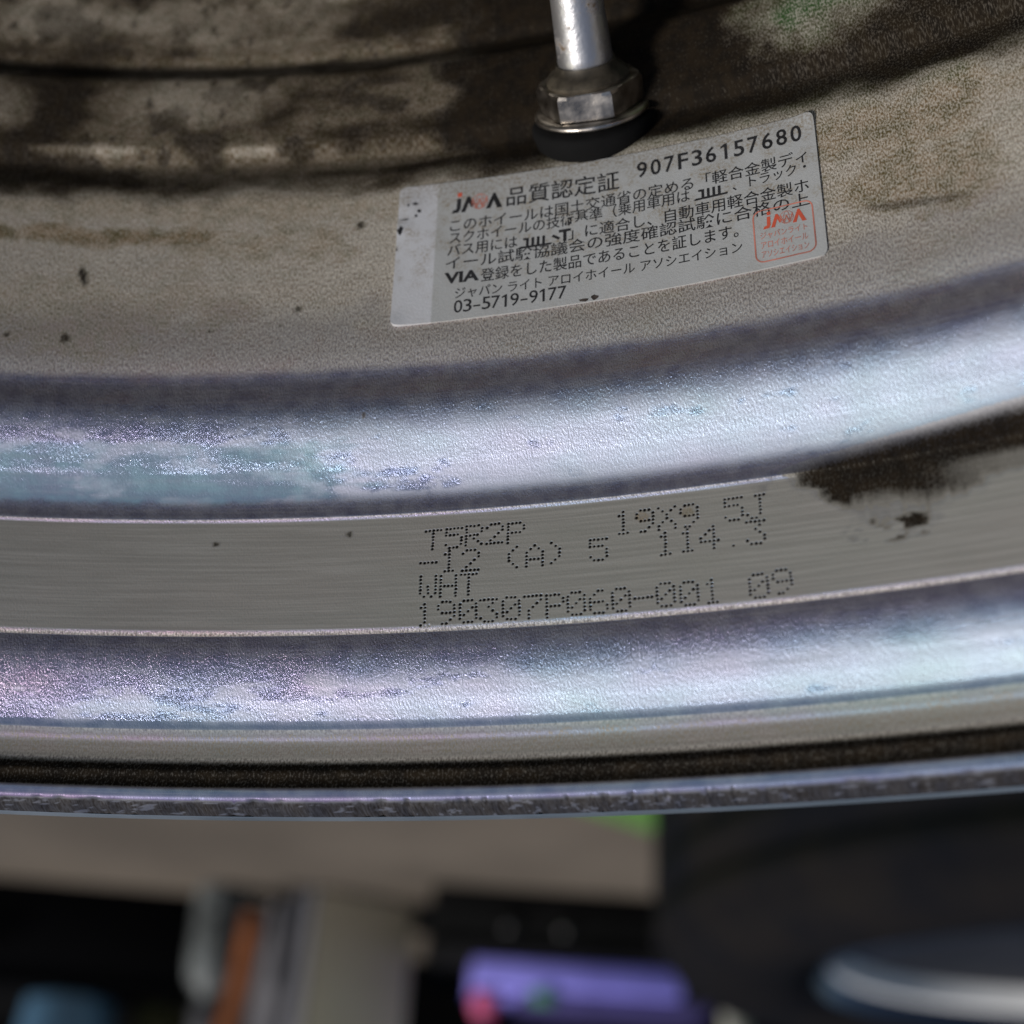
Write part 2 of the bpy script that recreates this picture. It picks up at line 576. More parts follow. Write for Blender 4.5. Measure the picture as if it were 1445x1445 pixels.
pool = np.maximum(pool, sstep(49.6, 48.2, SS + (n1 - .5) * 1.5) * sstep(45.2, 46, SS))
film = (film + pool * 8) * 1.27

me = grid_mesh('barrel', V, Q)
for nm, arr in (('grime', grime), ('soot_shade', soot_shade), ('teal_reflect', teal_reflect), ('grain', grain), ('film', film), ('coat', coat), ('green_reflect', green_reflect), ('land', land), ('chalk', chalk)):
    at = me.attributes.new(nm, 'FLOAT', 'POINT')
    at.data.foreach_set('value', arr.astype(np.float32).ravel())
at = me.attributes.new('uvm', 'FLOAT_VECTOR', 'POINT')
at.data.foreach_set('vector', np.stack([U, SS, np.zeros_like(U)], -1).astype(np.float32).ravel())


def alloy_material():
    k = NT('silver_wheel_paint')
    uvm = k.attr('uvm', 'Vector')
    gr = k.attr('grime')
    so = k.attr('soot_shade')
    wi = k.attr('teal_reflect')
    ga = k.attr('grain')
    ct = k.attr('coat')
    fine = k.noise(k.scalev(uvm, (1.0, .55, 1)), 5.0, 3, .62)
    micro = k.noise(k.scalev(uvm, (1.0, .8, 1)), 11.0, 2, .6)
    mid = k.noise(uvm, .45, 4, .6)
    streak = k.noise(k.scalev(uvm, (.06, 3.2, 1)), 1.0, 4, .65)
    brush = k.noise(k.scalev(uvm, (2.6, .22, 1)), 1.0, 4, .65)
    # dirt settles into the grain
    gd = k.math('MULTIPLY', gr, k.mapr(fine, .30, .66, 1.35, .55), True)
    gd = k.math('MULTIPLY', gd, k.mapr(mid, .3, .7, .75, 1.2), True)
    sd_ = k.math('MULTIPLY', so, k.mapr(k.math('ADD', k.math('MULTIPLY', brush, .25), k.math('MULTIPLY', fine, .75)), .3, .7, 1.2, .93), True)
    base = k.mix(k.mapr(mid, .3, .7), (.11, .115, .155), (.20, .205, .235))
    base = k.mix(k.mapr(ct, .28, .75, 1, 0), base, k.mix(k.mapr(fine, .35, .62), (.25, .215, .155), (.70, .655, .56)))
    base = k.mix(k.attr('land'), base, k.mix(k.mapr(streak, .35, .65), (.265, .255, .22), (.315, .302, .262)))
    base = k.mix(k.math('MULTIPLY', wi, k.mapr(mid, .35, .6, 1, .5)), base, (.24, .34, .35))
    base = k.mix(k.mapr(streak, .45, .75, 0, .25), base, (.42, .41, .39))
    GRM = k.mix(k.attr('green_reflect'), k.mix(k.mapr(mid, .35, .65), (.175, .100, .034), (.095, .074, .028)), (.03, .085, .02))
    ck = k.math('MULTIPLY', k.attr('chalk'), k.mapr(micro, .3, .7, .7, 1.0))
    base = k.mix(k.math('MULTIPLY', ck, .75), base, (.62, .61, .625))
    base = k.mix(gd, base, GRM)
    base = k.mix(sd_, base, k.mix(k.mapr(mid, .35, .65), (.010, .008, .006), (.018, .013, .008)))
    dirt = k.math('ADD', gd, sd_, True)  # dirt together with the painted shade
    k.set(Base_Color=base,
          Metallic=k.math('MULTIPLY', k.mapr(dirt, 0, 1, .30, .0, False), k.mapr(ct, .2, 1, .35, 1, False)),
          IOR=k.math('ADD', 1.45, k.math('MULTIPLY', k.mapr(dirt, 0, 1, 1.9, .0, False), k.math('MULTIPLY', ct, k.mapr(ck, 0, 1, 1, .5, False)))),
          Roughness=k.math('ADD', k.mapr(dirt, 0, 1, .20, .65, False), k.math('ADD', k.mapr(ct, .3, 1, .14, 0, False), k.math('MULTIPLY', ck, .16))),
          Thin_Film_Thickness=k.math('MULTIPLY', k.attr('film'), k.math('LESS_THAN', dirt, .35)), Thin_Film_IOR=1.21,
          Specular_IOR_Level=k.mapr(dirt, .2, 1, .5, .06, False))
    hgt = k.math('ADD', k.math('MULTIPLY', fine, 1.0), k.math('MULTIPLY', micro, .35))
    b1 = k.bump(hgt, k.math('MULTIPLY', ga, .00012))
    b2 = k.bump(streak, .00003, k.mapr(k.noise(k.scalev(uvm, (.04, .5, 1)), 1.0, 3), .4, .65, .02, .28), b1)
    k.set(Normal=b2)
    return k.mat


ALLOY = alloy_material()
barrel = link('barrel', me, ALLOY, wheel)
barrel['label'] = 'grimy silver inner barrel with stepped bands'

# grime lodged in each stamped character
k = NT('pit_dirt')
k.set(Base_Color=(.004, .0035, .003), Roughness=.9, Specular_IOR_Level=.1)
PITM = k.mat
for ch, dots in chars:
    bm = bmesh.new()
    for du, ds, kk in dots:
        if not 55.95 < ds < 68.0:
            continue
        Rb = BAND[0] + (BAND[1] - BAND[0]) * (68.07 - ds) / 12.17
        c = []
        n = 9
        ctr = None
        for j in range(n + 1):
            if j == n:
                uu, s_, rr = du, ds, Rb + .085
            else:
                an = 2 * math.pi * j / n
                rad = .152 * kk
                uu, s_, rr = du + rad * math.cos(an), ds + rad * math.sin(an), Rb + .004
            th = uu / UR
            c.append(bm.verts.new((-math.sin(th) * rr / 1000, math.cos(th) * rr / 1000, WZ - s_ / 1000)))
        for j in range(n):
            bm.faces.new((c[j], c[(j + 1) % n], c[n]))
    if len(bm.faces):
        bm_obj('stamped_character', bm, PITM, barrel)
    else:
        bm.free()

# outer shell of the rim (the side a tyre sits on)
OUT = [(234.79, 37.72), (236.2, 37.7), (238.2, 38.8), (238.6, 42.5), (237.2, 46), (235.2, 52), (233.5, 58), (233.0, 70), (229, 78), (224.5, 86), (223, 95), (222.6, 120), (222, 150), (222, 200), (226, 225), (232, 245), (239, 262), (240, 280), (246, 285), (247.5, 291), (244.5, 294.6), (240.5, 294.8), (240, 292.5)]
ang = np.linspace(-math.pi, math.pi, 361)
OA = np.array(OUT)
A2, I2 = np.meshgrid(ang, np.arange(len(OA)))
V2 = np.stack([-np.sin(A2) * OA[:, 0][I2] / 1000, np.cos(A2) * OA[:, 0][I2] / 1000, WZ - OA[:, 1][I2] / 1000], -1).reshape(-1, 3)
ii = np.arange(A2.size).reshape(A2.shape)
Q2 = np.stack([ii[:-1, :-1], ii[:-1, 1:], ii[1:, 1:], ii[1:, :-1]], -1).reshape(-1, 4)
PLAIN = simple('silver_paint_plain', (.52, .52, .51), .38, .9, 60, .12)
outer = link('outer_rim', grid_mesh('outer_rim', V2, Q2), PLAIN, wheel)

# hub and spokes, face down
GREY = simple('spoke_back_paint', (.30, .29, .27), .5, .6, 40, .35)
hz = lambda s: WZ - s / 1000
bm = lathe_bm([(.0365, hz(196)), (.074, hz(196)), (.079, hz(200)), (.082, hz(225)), (.080, hz(268)), (.070, hz(276)), (.0365, hz(276)), (.0365, hz(196))], 64)
hub = bm_obj('hub', bm, GREY, wheel, sharp=35)
BLK = simple('dark_hole', (.02, .02, .02), .6, 0, 50, .2)
for i in range(5):
    a = 2 * math.pi * i / 5 + .3
    bm = lathe_bm([(0, .0006), (.0075, .0006), (.0085, .0012), (.0105, .0012), (.0112, .0003), (.0112, -.004)], 24)
    bmesh.ops.translate(bm, verts=bm.verts, vec=(.05715 * math.cos(a), .05715 * math.sin(a), hz(196) + .0004))
    bm_obj('lug_seat', bm, BLK, hub, sharp=40)
for i in range(10):
    a = 2 * math.pi * (i // 2) / 5 + (.16 if i % 2 else -.16) + .62
    bm = bmesh.new()
    secs = []
    for t in np.linspace(0, 1, 9):
        r_ = .072 + (.2135 - .072) * t
        wd = .015 - .004 * math.sin(math.pi * t) + .004 * t * t
        top = hz(206 - 8 * math.sin(math.pi * t) - 14 * t ** 3)
        bot = hz(272 + 10 * t)
        an = a + (.05 if i % 2 else -.05) * t
        rd = Vector((math.cos(an), math.sin(an), 0))
        tn = Vector((-math.sin(an), math.cos(an), 0))
        pr = [(-wd, top - .006), (-wd + .004, top), (wd - .004, top), (wd, top - .006), (wd * .8, bot + .005), (wd * .6, bot), (-wd * .6, bot), (-wd * .8, bot + .005)]
        secs.append([bm.verts.new(rd * r_ + tn * x + Vector((0, 0, z))) for x, z in pr])
    for p0, p1 in zip(secs[:-1], secs[1:]):
        for j in range(8):
            bm.faces.new((p0[j], p0[(j + 1) % 8], p1[(j + 1) % 8], p1[j]))
    bm.faces.new(secs[0])
    bm.faces.new(secs[-1])
    bmesh.ops.recalc_face_normals(bm, faces=bm.faces)
    bm_obj('spoke', bm, GREY, wheel, sharp=40)


# ------------------------------------------------------------------ mapping (u, s, lift) -> wheel local metres
def wall_R(s):
    return 220.05 + (218.98 - 220.05) * (s - 87.74) / 20.47


def on_wall(u, s, lift):
    th = u / UR
    rr = (wall_R(s) - lift) / 1000
    return (-math.sin(th) * rr, math.cos(th) * rr, WZ - s / 1000)


# ------------------------------------------------------------------ certification sticker
LO = (49.88, 88.55)
EX = (0.9999, 0.0139)
EY = (-0.0139, 0.9999)
LW, LH = 49.2, 19.2


KX, KY = 1.0075, 1.016      # layout units to mm


def lab(x, y, lift):
    return on_wall(LO[0] + EX[0] * x + EY[0] * y, LO[1] + EX[1] * x + EY[1] * y, lift)


def label_lift(x, y):
    # the film follows the wall, lifting a touch where its corner was damaged
    return .20 + .30 * math.exp(-((x - 49) ** 2 + (y - 18.6) ** 2) / 2.5) + .25 * math.exp(-((x - 0) ** 2 + (y - 0) ** 2) / 2.0) + .10 * math.exp(-((x - 1.6) ** 2 + (y - 16.2) ** 2) / 1.6) + .22 * math.exp(-((x - 0) ** 2 / 2 + (y - 13.4) ** 2 / .8)) + .05 * math.sin(x * .7 + y * .5) * .4


def label_material():
    k = NT('printed_white_film')
    co = k.attr('lxy', 'Vector')
    sx = k.n('ShaderNodeSeparateXYZ')
    k.put(sx.inputs[0], co)
    n1_ = k.noise(co, .45, 5, .6)
    n2_ = k.noise(co, 3.2, 4, .65)
    n3_ = k.noise(co, 12, 2, .5)
    col = k.mix(k.mapr(sx.outputs[0], 4.65, 4.95), (.54, .55, .57), (.40, .41, .405))
    dirtm = k.math('MULTIPLY', k.mapr(n1_, .42, .70), k.mapr(n2_, .35, .72))
    band = k.mapr(sx.outputs[1], 3.0, 8.5, .25, 1.0)
    col = k.mix(k.math('MULTIPLY', k.math('MULTIPLY', dirtm, band), .95), col, (.20, .145, .065))
    topd = k.math('MULTIPLY', k.mapr(sx.outputs[1], 15.0, 18.7), k.mapr(n2_, .38, .66))
    col = k.mix(k.math('MULTIPLY', topd, .6), col, (.17, .13, .08))
    col = k.mix(k.math('MULTIPLY', k.mapr(n3_, .70, .76), .8), col, (.05, .04, .035))
    k.set(Base_Color=col, Roughness=k.mapr(n2_, .3, .7, .28, .5), Specular_IOR_Level=.5, Normal=k.bump(n2_, .00004))
    return k.mat


def label_outline(inset=0.0, n=7, r=.75):
    pts = []
    for cx, cy, a0 in ((LW - r, r, -90), (LW - r, LH - .6 - r, 0), (r, LH - r, 90), (r, r, 180)):
        for j in range(n):
            a = R(a0 + 90 * j / (n - 1))
            pts.append((cx + (r - inset) * math.cos(a), cy + (r - inset) * math.sin(a)))
    return pts


def top_y(x):
    return LH - .6 * x / LW


nxs, nys = 110, 44
bm = bmesh.new()
lay = bm.verts.layers.float_vector.new('lxy')
grid = []
xs = np.linspace(0, LW, nxs)
for i in range(nys):
    row = []
    v_ = i / (nys - 1)
    for x in xs:
        y = top_y(x) * v_
        xx, yy = x, y
        r = .8
        # round the corners by squeezing the edge rows
        for cx, cy, sx_, sy_ in ((r, r, -1, -1), (LW - r, r, 1, -1), (r, top_y(0) - r, -1, 1), (LW - r, top_y(LW) - r, 1, 1)):
            dx, dy = (x - cx) * sx_, (y - cy) * sy_
            if dx > 0 and dy > 0:
                mx = max(dx, dy)
                L_ = math.hypot(dx, dy)
                xx = cx + sx_ * dx * mx / L_
                yy = cy + sy_ * dy * mx / L_
        v = bm.verts.new(lab(xx, yy, label_lift(xx, yy)))
        v[lay] = Vector((xx, yy, 0))
        row.append(v)
    grid.append(row)
for a, b in zip(grid[:-1], grid[1:]):
    for j in range(nxs - 1):
        bm.faces.new((a[j], a[j + 1], b[j + 1], b[j]))
ee = [e for e in bm.edges if e.is_boundary]
ex = bmesh.ops.extrude_edge_only(bm, edges=ee)
for v in ex['geom']:
    if isinstance(v, bmesh.types.BMVert):
        x, y = v[lay][0], v[lay][1]
        v.co = Vector(lab(x, y, -.02))
bmesh.ops.recalc_face_normals(bm, faces=bm.faces)
sticker = bm_obj('certification_label', bm, label_material(), wheel, sharp=50)
sticker['label'] = 'white printed sticker with japanese text and serial number'

INK = simple('black_ink', (.018, .018, .020), .45, 0, 300, .3)
RED = simple('red_ink', (.50, .085, .045), .45, 0, 300, .2)
PINKR = simple('worn_red_ink', (.47, .17, .125), .5, 0, 300, .3)


def text_mesh(txt, bold=0.0):
    cu = bpy.data.curves.new('txt', 'FONT')
    cu.body = txt
    cu.size = 1.0
    cu.resolution_u = 3
    cu.offset = bold
    ob = bpy.data.objects.new('txt', cu)
    COL.objects.link(ob)
    dg = bpy.context.evaluated_depsgraph_get()
    me = bpy.data.meshes.new_from_object(ob.evaluated_get(dg))
    bpy.data.objects.remove(ob)
    bpy.data.curves.remove(cu)
    return me


INK_LIFT = .022


def place_verts(me, fn):
    for v in me.vertices:
        x, y = fn(v.co.x, v.co.y)
        x, y = x * KX, y * KY
        v.co = Vector(lab(x, y, label_lift(x, y) + INK_LIFT))
    me.update()


def print_line(txt, x0, y0, x1, h, mat=None, bold=0.0, y1=None, name='printed_line', fixh=None, space=1.0):
    """fit a line of type between x0 and x1 on the label, baseline y0 (to y1), cap height h"""
    me = text_mesh(txt, bold)
    co = np.zeros(len(me.vertices) * 3)
    me.vertices.foreach_get('co', co)
    co = co.reshape(-1, 3)
    ax, bx = co[:, 0].min(), co[:, 0].max()
    ay, by = co[:, 1].min(), co[:, 1].max()
    y1 = y0 if y1 is None else y1

    def fn(x, y):
        t = (x - ax) / (bx - ax)
        return x0 + (x1 - x0) * t, y0 + (y1 - y0) * t + h * (y - ay) / (by - ay)
    place_verts(me, fn)
    return link(name, me, mat or INK, sticker, smooth=False)


def poly(name, polys, mat):
    bm = bmesh.new()
    for P in polys:
        vs = []
        for x, y in P:
            x, y = x * KX, y * KY
            vs.append(bm.verts.new(lab(x, y, label_lift(x, y) + INK_LIFT)))
        bm.faces.new(vs)
    bmesh.ops.triangulate(bm, faces=bm.faces[:])
    bmesh.ops.recalc_face_normals(bm, faces=bm.faces)
    return bm_obj(name, bm, mat, sticker, smooth=False)


print_line('品質認定証', 13.2, 14.25, 26.6, 2.65, bold=.006, y1=13.95)


def print_digits(txt, x0, y0, x1, h, wd, bold):
    n = len(txt)
    adv = (x1 - x0 - wd) / (n - 1)
    for i, ch in enumerate(txt):
        a = x0 + adv * i
        if ch == '1':
            t = .17 * h * .9
            poly('printed_digit', [[(a + wd * .45, y0), (a + wd * .45 + t, y0), (a + wd * .45 + t, y0 + h), (a + wd * .45, y0 + h * .98)], [(a + wd * .1, y0 + h * .72), (a + wd * .447, y0 + h * .80), (a + wd * .447, y0 + h * .975), (a + wd * .1, y0 + h * .84)]], INK)
        elif ch == '-':
            poly('printed_digit', [bar(a + wd * .1, y0 + h * .38, a + wd * .9, y0 + h * .38, .12 * h)], INK)
        else:
            print_line(ch, a, y0, a + wd, h, bold=bold, name='printed_digit')


def bar(x0, y0, x1, y1, wd):
    d = math.hypot(x1 - x0, y1 - y0)
    nx, ny = -(y1 - y0) / d * wd / 2, (x1 - x0) / d * wd / 2
    return [(x0 + nx, y0 + ny), (x1 + nx, y1 + ny), (x1 - nx, y1 - ny), (x0 - nx, y0 - ny)]


print_digits('907F36157680', 28.7, 14.98, 47.35, 2.15, 1.18, .012)
print_line('このホイールは国土交通省の定める「軽合金製ディ', 6.45, 11.75, 47.7, 1.75, bold=.004, y1=12.05)
print_line('スクホイールの技術基準（乗用車用は', 6.45, 10.05, 34.6, 1.72, bold=.004, y1=10.45)
print_line('、トラック・', 39.4, 10.50, 47.5, 1.45, bold=.004, y1=10.75)
print_line('バス用には', 6.3, 8.40, 14.6, 1.65, bold=.004, y1=8.40)
print_line('」に適合し、自動車用軽合金製ホ', 20.6, 8.32, 47.6, 1.75, bold=.004, y1=8.25)
print_line('イール試験協議会の強度確認試験に合格の上', 6.2, 6.62, 47.5, 1.75, bold=.004, y1=6.50)
print_line('VIA', 6.1, 4.75, 10.2, 1.5, bold=.035)
print_line('登録をした製品であることを証します。', 10.4, 4.50, 39.7, 1.75, bold=.004, y1=4.55)
print_line('ジャパン ライト アロイホイール アソシエイション', 7.45, 2.66, 40.0, 1.42, bold=.002, y1=2.55)
print_digits('03-5719-9177', 7.4, .84, 20.4, 1.62, .98, .002)


def bar(x0, y0, x1, y1, wd):
    d = math.hypot(x1 - x0, y1 - y0)
    nx, ny = -(y1 - y0) / d * wd / 2, (x1 - x0) / d * wd / 2
    return [(x0 + nx, y0 + ny), (x1 + nx, y1 + ny), (x1 - nx, y1 - ny), (x0 - nx, y0 - ny)]


def jwl(x, y, s):
    # interlocked J W L mark: strokes rising from a common foot line
    P = [[(x, y + .1 * s), (x + .15 * s, y), (x + 1.0 * s, y + .02 * s), (x + 1.15 * s, y + .22 * s), (x + .25 * s, y + .25 * s)]]
    for j, dx in enumerate((.95, 1.5, 2.05, 2.6)):
        P.append(bar(x + dx * s, y + .02 * s, x + (dx + .02) * s, y + 1.18 * s, .27 * s))
    P.append([(x + 1.1 * s, y), (x + 3.4 * s, y + .02 * s), (x + 3.45 * s, y + .24 * s), (x + 1.1 * s, y + .25 * s)])
    P.append([(x + .55 * s, y + .95 * s), (x + .85 * s, y + .95 * s), (x + .85 * s, y + 1.2 * s), (x + .5 * s, y + 1.2 * s)])
    return P


def off(P, d):
    return P


o = poly('mark', jwl(35.0, 10.35, 1.12), INK)
o = poly('mark', jwl(14.7, 8.15, 1.15), INK)
poly('mark', [bar(18.75, 9.3, 19.55, 8.75, .32), bar(19.5, 9.72, 20.9, 9.72, .36), bar(20.2, 9.6, 20.2, 8.3, .38)], INK)


def logo(x, y, s, m1, m2, m3):
    """j A (globe) A, dot of the j a square"""
    poly('logo', [[(x + .75 * s, y + 2.0 * s), (x + 1.25 * s, y + 2.0 * s), (x + 1.2 * s, y + .5 * s), (x + .95 * s, y + .05 * s), (x + .1 * s, y), (x + .3 * s, y + .45 * s), (x + .68 * s, y + .55 * s)],
                  [(x + 1.25 * s, y), (x + 2.0 * s, y + 2.15 * s), (x + 2.3 * s, y + 2.15 * s), (x + 2.85 * s, y + .9 * s), (x + 2.55 * s, y + .5 * s), (x + 2.2 * s, y + 1.3 * s), (x + 1.8 * s, y)],
                  [(x + 4.35 * s, y + .05 * s), (x + 5.2 * s, y + 2.2 * s), (x + 5.45 * s, y + 2.2 * s), (x + 6.35 * s, y), (x + 5.75 * s, y), (x + 5.3 * s, y + 1.2 * s), (x + 4.9 * s, y + .05 * s)]], m1)
    poly('logo_dot', [[(x + .78 * s, y + 2.25 * s), (x + 1.3 * s, y + 2.25 * s), (x + 1.32 * s, y + 2.85 * s), (x + .8 * s, y + 2.85 * s)]], m2)
    P = []
    cx, cy = x + 3.55 * s, y + 1.25 * s
    for rx, ry, n in ((1.02, 1.1, 20), (.45, 1.05, 16), (1.0, .4, 16)):
        for j in range(n):
            a0, a1 = 2 * math.pi * j / n, 2 * math.pi * (j + 1) / n
            t = .075
            P.append([(cx + s * rx * math.cos(a0), cy + s * ry * math.sin(a0)), (cx + s * rx * math.cos(a1), cy + s * ry * math.sin(a1)), (cx + s * (rx - t) * math.cos(a1), cy + s * (ry - t) * math.sin(a1)), (cx + s * (rx - t) * math.cos(a0), cy + s * (ry - t) * math.sin(a0))])
    P.append(bar(cx - .9 * s, cy + .6 * s, cx - .4 * s, cy - .9 * s, .16 * s))
    P.append(bar(cx - .4 * s, cy - .9 * s, cx, cy + .3 * s, .16 * s))
    P.append(bar(cx, cy + .3 * s, cx + .4 * s, cy - .9 * s, .16 * s))
    P.append(bar(cx + .4 * s, cy - .9 * s, cx + .9 * s, cy + .6 * s, .16 * s))
    poly('logo_globe', P, m3)


logo(6.45, 14.30, .98, INK, RED, PINKR)


def frame(x0, y0, x1, y1, r, wd):
    pts_o, pts_i = [], []
    for cx, cy, a0 in ((x1 - r, y0 + r, -90), (x1 - r, y1 - r, 0), (x0 + r, y1 - r, 90), (x0 + r, y0 + r, 180)):
        for j in range(6):
            a = R(a0 + 90 * j / 5)
            pts_o.append((cx + r * math.cos(a), cy + r * math.sin(a)))
            pts_i.append((cx + (r - wd) * math.cos(a), cy + (r - wd) * math.sin(a)))
    n = len(pts_o)
    P = []
    for j in range(n):
        k_ = (j + 1) % n
        # subdivide long sides so the ink hugs the film
        L_ = math.hypot(pts_o[k_][0] - pts_o[j][0], pts_o[k_][1] - pts_o[j][1])
        m_ = max(1, int(L_ / .8))
        for q in range(m_):
            f = lambda A, B, t: (A[0] + (B[0] - A[0]) * t, A[1] + (B[1] - A[1]) * t)
            P.append([f(pts_o[j], pts_o[k_], q / m_), f(pts_o[j], pts_o[k_], (q + 1) / m_), f(pts_i[j], pts_i[k_], (q + 1) / m_), f(pts_i[j], pts_i[k_], q / m_)])
    return P


poly('stamp_frame', frame(41.3, .72, 47.8, 7.25, .95, .16), PINKR)
logo(42.3, 4.75, .74, RED, RED, PINKR)
print_line('ジャパンライト', 42.0, 3.55, 47.0, .85, PINKR, .002)
print_line('アロイホイール', 42.0, 2.40, 47.0, .85, PINKR, .002)
print_line('アソシエイション', 42.0, 1.25, 47.0, .85, PINKR, .002)
# torn, blackened bits of the film
rng = random.Random(9)


def scrap(x, y, rx, ry, n=9, seed=0):
    rg = random.Random(seed)
    return [(x + rx * rg.uniform(.5, 1.15) * math.cos(2 * math.pi * j / n), y + ry * rg.uniform(.5, 1.15) * math.sin(2 * math.pi * j / n)) for j in range(n)]


poly('torn_spot', [scrap(.45, 12.7, .42, .6, 11, 1), scrap(2.0, 16.3, .42, .22, 9, 2), scrap(1.2, 16.2, .18, .3, 8, 3), scrap(2.6, 15.2, .3, .3, 8, 4), scrap(.9, 14.2, .6, .12, 9, 5), scrap(2.2, 14.6, .2, .25, 8, 6), scrap(.1, 10.2, .12, .3, 8, 7)], INK)
poly('torn_spot', [scrap(22.3, .25, .7, .22, 10, 11), scrap(23.6, .40, .55, .35, 11, 12)], simple('grime_bit', (.045, .035, .03), .7, 0, 900, .5))

# ------------------------------------------------------------------ valve
STEEL = simple('dull_nickel', (.46, .42, .37), .34, 1.0, 420, .35, .00005, 900)
RUB = simple('black_rubber', (.005, .005, .005), .85, 0, 200, .3, spec=.12)


def stem_material():
    k = NT('worn_valve_stem')
    tc = k.n('ShaderNodeTexCoord').outputs['Object']
    f = k.noise(tc, 260, 5, .6)
    g = k.noise(tc, 900, 3, .6)
    dirt = k.mapr(k.math('ADD', k.math('MULTIPLY', f, .7), k.math('MULTIPLY', g, .3)), .52, .66)
    k.set(Base_Color=k.mix(dirt, (.62, .62, .63), (.13, .09, .05)), Metallic=k.mapr(dirt, 0, 1, .9, .15), Roughness=k.mapr(dirt, 0, 1, .36, .65), Normal=k.bump(g, .00006))
    return k.mat


vb_u, vb_s, vb_R = 73.1, 114.9, 219.7


def vpos(h):
    u_ = vb_u + .085 * h
    s_ = vb_s + .47 * h
    rr = (vb_R - h) / 1000
    th = u_ / UR
    return Vector((-math.sin(th) * rr, math.cos(th) * rr, WZ - s_ / 1000))


vbase = vpos(0)
vdir = (vpos(10) - vpos(0)).normalized()
valve = empty('valve')
valve.parent = wheel
q = vdir.to_track_quat('Z', 'Y')
valve.rotation_euler = (q.to_matrix().to_4x4() @ Matrix.Rotation(R(30), 4, 'Z')).to_euler()
valve.location = vbase
mmp = lambda L_: [(a / 1000, b / 1000) for a, b in L_]
bm_obj('rubber_seal', lathe_bm(mmp([(0, -2.2), (6.9, -2.2), (7.3, -.6), (7.3, .2), (6.9, .60), (0, .62)]), 64), RUB, valve, sharp=60)
bm_obj('washer', lathe_bm(mmp([(0, 1.0), (6.3, 1.0), (6.65, 1.15), (6.7, 1.4), (6.5, 1.7), (6.0, 1.8), (0, 1.85)]), 64), STEEL, valve, sharp=60)
# hex nut with chamfered crown
bm = bmesh.new()
rc = 6.2
rows = []
for hgt, kk in ((1.95, .965), (2.15, 1.0), (4.5, 1.0), (4.85, .93), (4.95, .86)):
    ring = []
    for j in range(36):
        a = 2 * math.pi * j / 36
        # hexagon radius, corners eased, crown chamfer cuts only the corners
        hexr = rc * math.cos(math.pi / 6) / math.cos(((a + math.pi / 6) % (math.pi / 3)) - math.pi / 6)
        hexr = min(hexr, rc * .985)
        rr = min(hexr, rc * kk) if kk < 1 else hexr
        ring.append(bm.verts.new((rr * math.cos(a) / 1000, rr * math.sin(a) / 1000, hgt / 1000)))
    rows.append(ring)
for a, b in zip(rows[:-1], rows[1:]):
    for j in range(36):
        bm.faces.new((a[j], a[(j + 1) % 36], b[(j + 1) % 36], b[j]))
bm.faces.new(rows[0][::-1])
bm.faces.new(rows[-1])
bmesh.ops.recalc_face_normals(bm, faces=bm.faces)
bm_obj('hex_nut', bm, STEEL, valve, sharp=22)
bm_obj('collar', lathe_bm(mmp([(0, 4.8), (4.7, 4.8), (4.8, 5.3), (4.3, 5.9), (3.6, 6.3), (3.4, 7.0), (0, 7.0)]), 48), simple('dirty_brass', (.06, .05, .035), .6, .4, 500, .5), valve, sharp=50)
bm_obj('stem', lathe_bm(mmp([(0, 6.7), (3.0, 6.7), (3.15, 7.2), (3.1, 8.0), (2.9, 14), (2.8, 24), (2.75, 34), (2.7, 34.6), (0, 34.6)]), 48), stem_material(), valve, sharp=60)
bm_obj('valve_cap', lathe_bm(mmp([(0, 34.2), (4.2, 34.2), (4.3, 35), (4.2, 44), (3.8, 45), (0, 45.2)]), 32), RUB, valve, sharp=50)

# ------------------------------------------------------------------ things in the blurred background
BLACKP = simple('black_plastic', (.0025, .0025, .003), .8, 0, 12, .3, spec=.08)
CHAR = simple('charcoal_plastic', (.005, .005, .005), .8, 0, 12, .4, spec=.1)

# tyre lying flat with a polished rim
ty = empty('car_tyre', (-.453, .941, MAT_T))
tag(ty, 'dark tyre lying flat with a polished rim, beside the green mat edge', 'tyre')
k = NT('dusty_rubber')
tc = k.n('ShaderNodeTexCoord').outputs['Object']
nz = k.noise(tc, 14, 5)
geo = k.n('ShaderNodeSeparateXYZ')
k.put(geo.inputs[0], tc)
dustm = k.math('MULTIPLY', k.mapr(nz, .35, .65), .8)
k.set(Base_Color=k.mix(dustm, (.006, .0065, .009), (.014, .012, .011)), Roughness=.9, Specular_IOR_Level=.05, Normal=k.bump(k.noise(tc, 160, 3), .001))
TYM = k.mat
T = .150
bm_obj('rubber', lathe_bm([(.192, .018), (.202, .008), (.255, .002), (.272, .008), (.282, .022), (.285, .04), (.285, T - .04), (.282, T - .022), (.273, T - .008), (.256, T + .001), (.210, T - .004), (.193, T - .012), (.189, T - .03), (.189, .03), (.192, .018)], 128), TYM, ty, sharp=60)
for kx in range(4):
    zg = .033 + kx * .028
    bm_obj('tread_rib', lathe_bm([(.284, zg - .010), (.2875, zg - .0085), (.2875, zg + .0085), (.284, zg + .010)], 128), TYM, ty)
CHROME = simple('polished_rim', (.16, .17, .19), .22, 1.0, 30, .06)
bm_obj('rim_lip', lathe_bm([(.1885, T - .03), (.1925, T - .016), (.191, T - .010), (.187, T - .008), (.185, T - .010), (.183, T - .018), (.180, T - .020)], 128), CHROME, ty, sharp=50)
bm_obj('rim_barrel', lathe_bm([(.180, T - .020), (.176, T - .022), (.174, T - .040), (.172, .03), (.182, .02), (.187, .03)], 128), simple('white_rim_paint', (.80, .79, .76), .35, 0, 30, .05), ty, sharp=50)
bm_obj('wheel_disc', lathe_bm([(0, T - .050), (.03, T - .050), (.035, T - .044), (.085, T - .046), (.12, T - .040), (.1735, T - .036)], 64), simple('dark_disc', (.02, .021, .026), .55, .2, 20, .2, spec=.2), ty)


